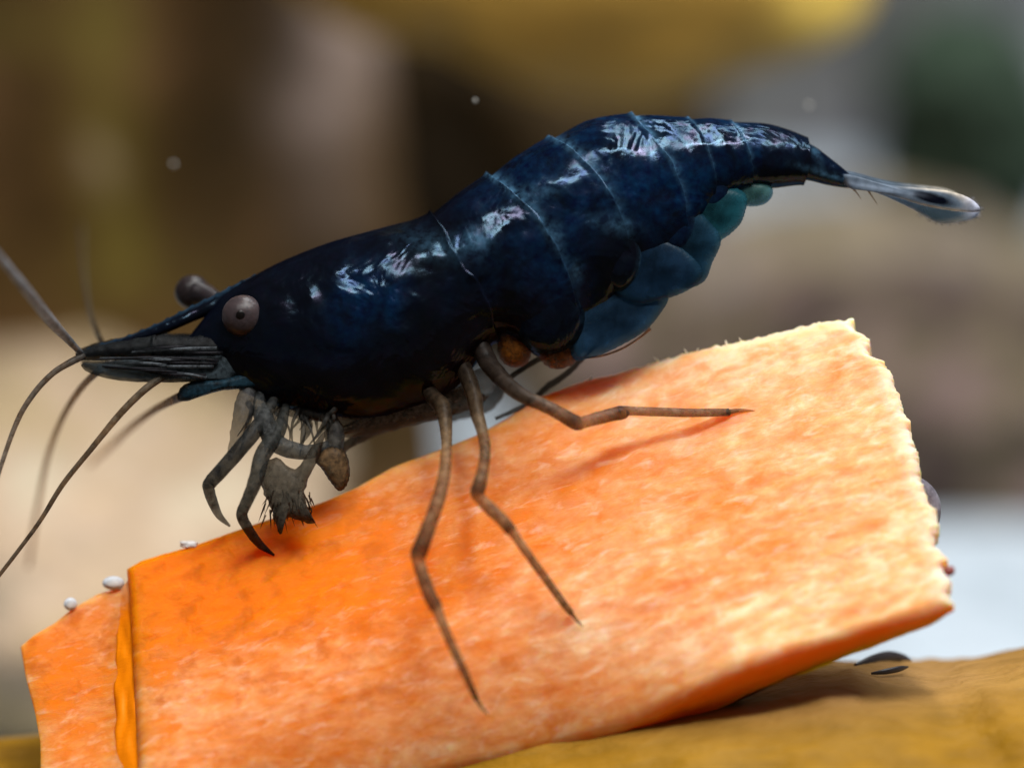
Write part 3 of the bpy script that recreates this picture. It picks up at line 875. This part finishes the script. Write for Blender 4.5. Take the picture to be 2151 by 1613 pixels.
l3 = limb('walking_leg', [(1000, 700, 0.6, 40, 0.95, 1), (1022, 755, 1.0, 44, 0.95, 0.95), (1045, 785, 1.4, 42, 0.95, 0.95), (1070, 810, 1.8, 38, 0.9, 0.95), (1105, 834, 2.1, 33, 0.85, 0.95), (1140, 850, 2.2, 30, 0.6, 0.9), (1175, 868, 2.2, 31, 0.55, 0.85),
     (1203, 884, 2.1, 34, 0.85, 0.95), (1215, 889, 2.05, 33, 0.75, 0.9), (1224, 887, 2.0, 28, 0.15, 0.6), (1250, 880, 1.9, 29, 0.45, 0.75), (1285, 871, 1.75, 30, 0.7, 0.85), (1308, 866, 1.65, 32, 0.85, 0.9), (1318, 863, 1.6, 22, 0.3, 0.75),
     (1380, 865, 1.45, 21, 0.5, 0.75), (1450, 867, 1.25, 20, 0.5, 0.75), (1520, 866, on_face(1520, 866, .20), 18, 0.6, 0.8), (1532, 865, on_face(1532, 865, .17), 17, 0.75, 0.9)], seed=3, band=(0.56, 0.40, 0.28))
limb('toe', [(1530, 865, on_face(1532, 865, .15), 12, 0.5, 0.8), (1555, 862, on_face(1555, 862, .08), 9, 0.5, 0.8), (1588, 863, on_face(1588, 863, -0.02), 2, 0.5, 0.7)], parent=l3, sub=4, sides=8)
# far side legs, folded under the body
for i, pts in enumerate([
    [(980, 820, -0.6, 26, .6, .75), (900, 862, -0.8, 28, .55, .7), (820, 893, -0.8, 24, .5, .7), (745, 925, -0.6, 22, .6, .8), (705, 952, -0.3, 18, .7, .8)],
    [(1000, 830, -0.9, 22, .6, .7), (930, 868, -1.0, 24, .5, .65), (850, 880, -1.0, 22, .45, .6), (780, 890, -0.8, 20, .5, .6), (730, 905, -0.6, 14, .6, .7)],
    [(1060, 800, -0.8, 22, .7, .75), (1030, 845, -1.0, 34, .6, .6), (1000, 860, -1.1, 30, .55, .6), (940, 880, -1.1, 20, .5, .6)],
    [(1150, 745, -0.3, 13, .8, .8), (1110, 768, -0.5, 13, .85, .85), (1065, 798, -0.6, 12, .85, .85)],
    [(1225, 752, -0.5, 12, .7, .8), (1190, 785, -0.6, 14, .75, .8), (1150, 812, -0.6, 15, .7, .8), (1105, 850, -0.4, 12, .7, .8), (1040, 880, -0.3, 8, .6, .7)],
    ]):
    limb('folded_leg', pts, M_soft, seed=20 + i, jit=0.22, sub=8, band=(0.34, 0.28, 0.24))
# grey gill-like underside between the legs
V, F, xy, e = pillow([(560, 850), (680, 868), (780, 872), (880, 845), (960, 806), (1020, 770), (1040, 800), (1010, 850), (940, 876), (860, 896), (760, 918), (700, 915), (690, 890), (620, 880)], 0.1, 0.7, 84, 6, 3.0, 3)
obj('underside', V, F, M_soft, shrimp, attrs={'col': np.tile([0.26, 0.24, 0.20], (len(V), 1)) * (0.5 + 0.6 * rng.random((len(V), 1))), 'opa': 0.35 + 0.5 * np.clip(e * 1.5, 0, 1)})

for poly in ([(1052, 690), (1090, 700), (1116, 735), (1104, 766), (1070, 771), (1046, 742)], [(1128, 725), (1180, 715), (1222, 735), (1205, 764), (1168, 776), (1138, 760)]):  # made-up lobes: orange bounce under the belly put into their colour
    V, F, xy, e = pillow(poly, 0.3, 0.8, 48, 6, 1.0, 5)
    obj('bounce_lobe', V, F, M_soft, shrimp, attrs={'col': np.tile([0.30, 0.10, 0.012], (len(V), 1)), 'opa': np.clip(0.55 + 0.5 * e, 0, 0.95)})
# swimmerets
SW = [([(1190, 610), (1290, 585), (1380, 598), (1404, 625), (1386, 660), (1355, 695), (1300, 728), (1240, 752), (1200, 745)], 0.85, (0.026, 0.075, 0.150), 0.70),
      ([(1290, 480), (1400, 500), (1460, 540), (1476, 575), (1456, 603), (1405, 626), (1330, 640), (1285, 600)], 1.05, (0.014, 0.046, 0.100), 0.84),
      ([(1370, 420), (1450, 430), (1500, 475), (1514, 510), (1497, 550), (1478, 592), (1430, 605), (1375, 570)], 0.90, (0.014, 0.056, 0.105), 0.84),
      ([(1445, 390), (1520, 390), (1566, 408), (1564, 450), (1545, 482), (1500, 512), (1455, 510), (1425, 460)], 0.72, (0.018, 0.12, 0.16), 0.82),
      ([(1540, 380), (1600, 382), (1622, 394), (1620, 416), (1600, 431), (1565, 433), (1540, 420)], 0.40, (0.10, 0.26, 0.25), 0.66)]
for side in (1, -1):
    for i, (poly, w, col, op) in enumerate(SW):
        pl = np.array(poly, float)
        if side < 0: pl = pl + np.array([-14, -12]) ; 
        V, F, xy, e = pillow(pl, w if side > 0 else -w, 0.42, 120, 9, 0.9, i + 10 * side)
        n = np.array([N3((q[0] * 0.03, q[1] * 0.03, i)) for q in xy])
        c = np.array(col) * (0.75 + 0.6 * np.clip(n[:, None] + 0.3, 0, 1))
        rim = np.clip(1 - e * 4, 0, 1)
        c = c * (0.40 + 0.85 * np.clip(1 - e * 1.2, 0, 1))[:, None]
        obj('swimmeret', V, F, M_fin, shrimp, attrs={'col': c + rim[:, None] * np.array([0.02, 0.06, 0.075]), 'opa': np.clip(op - 0.38 * rim, 0, 1)})
# pale bristles at the first swimmeret
limb('bristle', [(1215, 752, 0.3, 5, .1, .9), (1260, 748, 0.4, 5, .1, .9), (1305, 733, 0.5, 5, .1, .9), (1345, 708, 0.5, 5, .1, .9), (1366, 690, 0.5, 8, .1, .7)], band=(0.75, 0.50, 0.36), sides=6)
for i in range(7):
    o = i * 9
    limb('bristle', [(1225 + o * 0.6, 752 - o * 0.6, 0.5, 5, .1, .55), (1260 + o, 722 - o * 0.8, 0.55, 5, .1, .5), (1310 + o * 0.8, 680 - o, 0.5, 3, .1, .35)], band=(0.20, 0.34, 0.44), sides=6)

# head: feeler bases, scales
def blade(name, poly, w, thick, col, opa, rimcol=None, fr=0.0, seed=0, mat=None, parent=None):
    V, F, xy, e = pillow(poly, w, thick, 72, 7, fr, seed)
    c = np.tile(np.array(col, float), (len(V), 1))
    if rimcol is not None:
        r = np.clip(1 - e * 5, 0, 1)[:, None]; c = c * (1 - r) + np.array(rimcol) * r
    return obj(name, V, F, mat or M_soft, parent or shrimp, attrs={'col': c, 'opa': np.full(len(V), opa) if np.isscalar(opa) else opa(xy, e)})
for wv, dy in ((0.42, 0), (-0.42, -6)):
    limb('feeler_base', [(570, 735 + dy, wv * 0.3, 100, .97, 1), (505, 738 + dy, wv * 0.55, 84, .97, 1), (450, 736 + dy, wv * 0.8, 74, .95, 1), (395, 735 + dy, wv, 62, .92, 1), (330, 730 + dy, wv, 56, .9, .98), (318, 730 + dy, wv, 52, .7, .95), (260, 736 + dy, wv, 44, .85, .95), (215, 740 + dy, wv, 36, .85, .95), (180, 746 + dy, wv, 24, .8, .95), (160, 748 + dy, wv, 14, .8, .9)],
         M_soft, jit=0.16, seed=40, band=(0.05, 0.06, 0.065), sides=16, dark=(0.006, 0.007, 0.009))
    blade('feeler_scale', [(500, 750 + dy), (400, 748 + dy), (300, 750 + dy), (215, 762 + dy), (172, 764 + dy), (185, 782 + dy), (235, 797 + dy), (300, 803 + dy), (380, 803 + dy), (450, 800 + dy), (500, 795 + dy)], wv + 0.35 * (1 if wv > 0 else -1), 0.22,
          (0.075, 0.105, 0.125), lambda xy, e: np.clip(0.50 + 0.45 * (xy[:, 0] - 180) / 250 + 0.0 * e, 0.4, 0.97), (0.02, 0.025, 0.03), 1.0, 5)
for q_ in range(16):
    a0_, b0_ = 470 - rng.uniform(0, 120), 722 + rng.uniform(0, 74)
    a1_ = max(a0_ - rng.uniform(90, 200), 185); b1_ = b0_ + rng.uniform(-4, 6) + (745 - b0_) * 0.2
    limb('feeler_bristle', [(a0_, b0_, 0.95, 8, .4, .8), ((a0_ + a1_) / 2, (b0_ + b1_) / 2 + rng.uniform(-3, 3), 1.0, 7, .4, .7), (a1_, b1_, 0.85, 3, .4, .5)], M_soft,
         band=(0.26, 0.30, 0.34) if q_ % 3 == 0 else (0.04, 0.04, 0.05), sides=6, sub=3)
blade('antenna_base', [(372, 836), (382, 812), (410, 800), (460, 794), (525, 780), (590, 770), (600, 800), (540, 815), (470, 820), (425, 832), (390, 843)], 0.62, 0.55, (0.018, 0.055, 0.085), 0.97, (0.010, 0.014, 0.020), 1.0, 6)
blade('antenna_base', [(392, 826), (402, 804), (430, 792), (480, 786), (545, 772), (565, 792), (550, 807), (490, 812), (445, 822), (410, 833)], -0.9, 0.55, (0.014, 0.03, 0.05), 0.97, (0.010, 0.014, 0.020), 1.0, 7)

GREY = (0.36, 0.32, 0.27)
limb('antenna', [(172, 744, 0.5, 13, .8, 1), (140, 710, 1.2, 19, .6, .9), (105, 672, 2.4, 25, .35, .8), (60, 615, 4.2, 22, .3, .75), (0, 540, 5.2, 16, .3, .7), (-60, 468, 6.4, 13, .3, .7)], M_limb, band=(0.58, 0.64, 0.72), jit=0.05)
limb('antenna', [(214, 722, -1.2, 14, .85, .95), (204, 700, -1.9, 13, .7, .8), (188, 650, -3.6, 12, .4, .6), (176, 560, -6.5, 10, .3, .5), (172, 470, -9.0, 9, .3, .4)], M_limb, band=(0.22, 0.21, 0.16))
limb('antenna', [(175, 748, 0.5, 17, .85, 1), (150, 760, 0.8, 16, .7, .95), (110, 785, 1.0, 14, .55, .9), (70, 828, 1.2, 13, .5, .9), (36, 885, 1.4, 12, .45, .85), (0, 985, 1.8, 10, .45, .85), (-30, 1090, 2.2, 9, .45, .8)], M_limb, band=GREY)
limb('antenna', [(235, 760, 0.7, 18, .7, .95), (200, 785, -0.2, 17, .5, .85), (165, 822, -1.2, 16, .4, .7), (130, 880, -2.4, 14, .35, .65), (100, 960, -3.8, 13, .35, .55), (78, 1070, -5.4, 12, .35, .5), (60, 1190, -7.0, 10, .35, .45)], M_limb, band=GREY)
limb('antenna', [(400, 765, 0.5, 18, .6, .9), (345, 790, 0.75, 18, .6, .9), (300, 822, 0.9, 17, .5, .9), (250, 872, 0.9, 16, .45, .85), (190, 945, 1.0, 13, .6, .9), (130, 1020, 1.0, 12, .65, .9), (80, 1100, 1.0, 10, .65, .9), (0, 1206, 1.1, 9, .65, .9), (-60, 1280, 1.2, 8, .6, .9)], M_limb, band=(0.34, 0.28, 0.20))
limb('antenna', [(392, 828, 0.6, 26, .8, .95), (360, 842, -0.4, 20, .55, .85), (320, 864, -1.8, 17, .45, .75), (275, 898, -3.6, 16, .4, .6), (230, 940, -5.6, 14, .35, .45), (190, 975, -7.5, 12, .3, .3)], M_limb, band=(0.36, 0.28, 0.22))

# mouthparts and front claws
limb('front_claw', [(590, 815, 0.5, 18, .5, .8), (566, 858, 0.9, 26, .5, .8), (548, 888, 1.2, 36, .65, .9), (515, 930, 1.5, 36, .75, .92), (470, 982, 1.6, 34, .8, .95), (443, 1012, 1.55, 32, .9, .97), (438, 1024, 1.5, 27, .6, .9), (446, 1052, 1.2, 24, .6, .85), (460, 1082, 0.8, 17, .5, .7), (482, 1104, 0.35, 6, .4, .6)], M_soft, seed=51, band=(0.124, 0.130, 0.124))
limb('front_claw', [(606, 825, 0.3, 16, .4, .7), (598, 866, 0.8, 22, .5, .75), (582, 910, 1.2, 36, .5, .8), (552, 955, 1.6, 38, .6, .9), (538, 1005, 1.8, 34, .6, .92), (520, 1050, 1.7, 28, .6, .92), (508, 1080, 1.5, 26, .7, .95), (520, 1108, 1.2, 24, .8, .95), (545, 1142, on_face(545, 1142, .3), 19, .85, .95), (576, 1166, on_face(576, 1166, -.01), 5, .85, .95)], M_soft, seed=52, band=(0.124, 0.130, 0.118))
limb('mouthpart', [(525, 812, 0.5, 40, .3, .55), (512, 860, 0.8, 46, .35, .55), (500, 905, 0.7, 34, .3, .4), (485, 950, 0.5, 16, .3, .25)], M_soft, seed=53, jit=0.25, band=(0.260, 0.260, 0.260))
limb('mouthpart', [(560, 800, 0.5, 24, .2, .5), (545, 840, 0.7, 26, .2, .5), (555, 880, 1.1, 44, .4, .75), (580, 930, 1.2, 44, .5, .8), (640, 950, 1.1, 34, .55, .8), (690, 938, 0.9, 30, .6, .8)], M_soft, seed=54, jit=0.2, band=(0.211, 0.223, 0.223))
limb('mouthpart', [(600, 830, 0.3, 26, .4, .6), (640, 862, 0.5, 26, .5, .7), (690, 880, 0.5, 30, .5, .7), (706, 910, 0.7, 40, .75, .9), (700, 950, 0.9, 42, .7, .9)], M_soft, seed=55, jit=0.25, band=(0.211, 0.198, 0.174))
blade('brush_claw', [(545, 985), (580, 960), (620, 985), (660, 930), (684, 905), (668, 965), (648, 1005), (640, 1040), (652, 1078), (662, 1100), (625, 1092), (602, 1088), (590, 1124), (578, 1096), (566, 1060), (552, 1030)], 1.3, 0.5, (0.13, 0.115, 0.09), lambda xy, e: np.clip(0.62 + 0.3 * (xy[:, 1] - 960) / 130, 0.5, 0.95), (0.10, 0.07, 0.05), 2.0, 8)
blade('pincer', [(672, 945), (700, 935), (726, 950), (735, 990), (728, 1020), (712, 1031), (694, 1012), (676, 985), (662, 968)], 1.0, 0.55, (0.22, 0.13, 0.06), 0.86, (0.05, 0.035, 0.025), 1.0, 9)
for q_ in range(26):     # a tangle of thin mouth strands
    a0_ = rng.uniform(520, 720); b0_ = 835 + rng.uniform(0, 30)
    a1_ = a0_ + rng.uniform(-50, 40); b1_ = b0_ + rng.uniform(40, 110)
    g_ = rng.uniform(0.06, 0.28)
    limb('mouth_strand', [(a0_, b0_, 0.3, rng.uniform(8, 16), .3, .7), ((a0_ + a1_) / 2 + rng.uniform(-16, 16), (b0_ + b1_) / 2, rng.uniform(0.3, 1.0), rng.uniform(6, 14), .3, .6), (a1_, b1_, rng.uniform(0.2, 1.0), 3, .3, .45)],
         M_soft, band=(g_, g_ * 0.95, g_ * 0.86), sides=7, sub=4, jit=0.2, seed=q_)
for q_ in range(22):     # strands and spines along the folded far legs
    t_ = rng.random(); a0_ = 720 + 300 * t_; b0_ = 905 - 75 * t_ + rng.uniform(-14, 10)
    g_ = rng.uniform(0.06, 0.5)
    limb('leg_spine', [(a0_, b0_, -0.2, rng.uniform(6, 12), .3, .8), (a0_ - rng.uniform(18, 45), b0_ + rng.uniform(4, 26), rng.uniform(-0.4, 0.3), 3, .3, .6)],
         M_soft, band=(g_, g_ * 0.92, g_ * 0.82), sides=6, sub=3)
# brush tufts
it = []
for _ in range(70):
    x0 = rng.uniform(556, 655); y0 = rng.uniform(1030, 1085)
    x1 = x0 + rng.uniform(-10, 12) + (x0 - 605) * 0.15; y1 = y0 + rng.uniform(12, 34)
    if x0 < 600: y1 += rng.uniform(0, 14)
    w0 = 1.35 + rng.uniform(-0.15, 0.3)
    it.append((P(x0, y0, w0), P(x1, y1, max(w0 - 0.35, face_w(x1, y1) if y1 > 1090 else -9)), rng.uniform(0.015, 0.03)))
V, F = cones(it)
obj('claw_bristles', V, F, M_soft, shrimp, kind='stuff', attrs={'col': np.tile([0.10, 0.065, 0.04], (len(V), 1)), 'opa': np.full(len(V), 0.8)})

# tail fan
def fan(poly, w, thick, spot, base_op, seed, bend=0.0):
    V, F, xy, e = pillow(poly, w, thick, 96, 9, 0.6, seed, wfun=(lambda x, y: w + bend * (x - 1800) / 250))
    x, y = xy[:, 0], xy[:, 1]
    c = np.tile(np.array([0.20, 0.26, 0.34]), (len(V), 1))
    o = np.full(len(V), base_op)
    far = np.clip((x - 1880) / 80, 0, 1)
    pale = np.clip(1.1 - e * 3.2, 0, 1) * far
    c = c * (1 - pale[:, None]) + np.array([0.80, 0.70, 0.56]) * pale[:, None]
    tip = np.clip((x - 2015) / 30, 0, 1)
    c = c * (1 - tip[:, None]) + np.array([0.62, 0.66, 0.80]) * tip[:, None]
    o = np.clip(o + 0.5 * pale + 0.35 * (1 - far), 0, 1)
    if spot is not None:
        s = np.clip(3.0 * gauss(x, y, *spot) - 0.8, 0, 1)
        c = c * (1 - s[:, None]) + np.array([0.003, 0.004, 0.012]) * s[:, None]
        o = np.maximum(o, s)
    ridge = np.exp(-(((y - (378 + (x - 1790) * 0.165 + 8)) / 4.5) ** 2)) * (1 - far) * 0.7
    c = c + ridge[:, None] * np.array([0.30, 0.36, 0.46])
    return obj('tail_fin', V, F, M_fin, shrimp, attrs={'col': np.clip(c, 0, 1), 'opa': o})
fan([(1775, 366), (1860, 387), (1935, 395), (1995, 402), (2036, 416), (2058, 436), (2050, 446), (2000, 443), (1940, 432), (1880, 414), (1830, 403), (1780, 394)], 0.30, 0.16, (1958, 417, 34, 8, 0.27), 0.72, 1, 0.35)
fan([(1790, 388), (1860, 405), (1916, 420), (1960, 428), (2010, 434), (2054, 440), (2052, 456), (2022, 466), (1975, 470), (1944, 456), (1908, 436), (1857, 412)], 0.05, 0.12, None, 0.40, 2, 0.1)
fan([(1775, 360), (1860, 380), (1935, 390), (1990, 398), (2030, 420), (2040, 438), (2010, 440), (1960, 430), (1880, 410), (1830, 398), (1780, 390)], -0.35, 0.14, None, 0.35, 3, -0.5)
it = []
for q_ in range(70):     # hair fringe of the tail plates
    t_ = q_ / 69
    bx, by = polyline([(1930, 449), (1975, 468), (2022, 464), (2052, 454), (2058, 438), (2036, 418)], 70)[q_]
    dx_, dy_ = bx - 1985, (by - 435) * 2.2
    n_ = math.hypot(dx_, dy_); l_ = rng.uniform(5, 13)
    it.append((P(bx, by, 0.2), P(bx + dx_ / n_ * l_ + 3, by + dy_ / n_ * l_, 0.2 + rng.uniform(-0.1, 0.1)), 0.012))
V, F = cones(it)
obj('tail_fringe', V, F, M_soft, shrimp, kind='stuff', attrs={'col': np.tile([0.55, 0.55, 0.60], (len(V), 1)), 'opa': np.full(len(V), 0.45)})
for dx in (0, 31):
    limb('tail_bristle', [(1792 + dx, 397 + dx * 0.1, 0.1, 5, .7, .7), (1800 + dx, 406 + dx * 0.2, 0.15, 3, .5, .5), (1808 + dx * 1.1, 418 + dx * 0.35, 0.15, 1.5, .3, .4)], band=(0.35, 0.33, 0.34), sides=6, sub=3)

# ------------------------------------------------------------------ small things
def blob(name, px, py, w, r, mat, label, cat, sq=(1, 1, 1), seed=0, lump=0.0, group=None):
    bm = bmesh.new(); bmesh.ops.create_icosphere(bm, subdivisions=3, radius=1)
    c = P(px, py, w); V = []
    for v in bm.verts:
        u = np.array(v.co); u = u * (1 + lump * fbm(u + seed, 1.5, 3))
        V.append(c + (RGT * u[0] * sq[0] + UPV * u[2] * sq[2] + FWD * u[1] * sq[1]) * r / PPM)
    F = [[x.index for x in f.verts] for f in bm.faces]; bm.free()
    return obj(name, V, F, mat, label=label, cat=cat, group=group)
blob('air_bubble', 148, 1268, face_w(148, 1276, 0.62) + 0.05, 14, M_bubble, 'tiny round air bubble on the lower stepped end of the carrot', 'bubble')
blob('air_bubble', 238, 1224, face_w(238, 1232, 0.62) + 0.05, 20, M_bubble, 'larger flattened air bubble in the corner of the carrot\'s step', 'bubble', (1.15, 1, 0.75))
M_flake = mat_plain('pale_flake', (0.85, 0.80, 0.78))
blob('pale_flake', 398, 1144, face_w(398, 1137) - 0.05, 15, M_flake, 'small whitish flake on the carrot\'s top edge left of the front claw', 'flake', (1.3, 0.6, 0.6), 3, 0.4)
M_red = mat_plain('red_crumb', (0.22, 0.04, 0.03))
blob('red_crumb', 1993, 1198, face_w(1990, 1198) - 0.2, 11, M_red, 'tiny dark red crumb stuck on the carrot\'s frayed end', 'crumb', (1.1, 0.9, 0.9), 5, 0.3)
M_speck = mat_plain('white_speck', (0.45, 0.45, 0.42))
blob('floating_speck', 998, 212, -2.5, 4, M_speck, 'tiny white speck drifting before the black gap above the shrimp\'s back', 'speck', seed=1, lump=0.4, group='specks drifting in the water')
blob('floating_speck', 1700, 222, -6.0, 5, M_speck, 'tiny white speck drifting above the last tail segment', 'speck', seed=2, lump=0.4, group='specks drifting in the water')
blob('floating_speck', 365, 345, -6.0, 5, M_speck, 'tiny white speck drifting before the driftwood trunk', 'speck', seed=3, lump=0.4, group='specks drifting in the water')

# ramshorn snail peeping out behind the carrot's end
M_snail = mat_rough('snail_shell', [(0.3, (0.10, 0.09, 0.11)), (0.7, (0.24, 0.22, 0.26))], 2.0, rough=0.3, bumpmm=0.05)
pts = []
for i in range(46):
    t = i / 45
    a = t * 2.4 * 2 * math.pi
    r = 8 + 62 * t ** 1.3
    pts.append((1912 + r * 0.9 * math.cos(a + 0.4), 1078 - r * math.sin(a + 0.4), face_w(1930, 1078) - 1.6, 6 + 34 * t))
V, F, X, K = tube_px([p[:4] for p in pts], 2, 14)
obj('snail_shell', V, F, M_snail, label='small purplish grey coiled snail shell half hidden behind the carrot\'s frayed end', cat='snail')
# dark curled leaf bits on the log below the end
M_bit = mat_plain('leaf_bit', (0.045, 0.04, 0.045), 0.35)
def bit(pts, label):
    V, F, X, K = tube_px(pts, 5, 10, 0.45)
    obj('leaf_bit', V, F, M_bit, label=label, cat='leaf bit')
bit([(1795, 1398, 0.0, 10), (1830, 1388, -0.4, 26), (1865, 1380, -0.9, 30), (1895, 1380, -1.2, 18), (1915, 1386, -1.2, 4)], 'thick black curled leaf bit on the log under the carrot\'s lower corner')
bit([(1830, 1414, 1.0, 5), (1860, 1410, 0.9, 13), (1890, 1404, 0.7, 13), (1908, 1400, 0.4, 4)], 'thin purplish strip lying below the black leaf bit on the log')
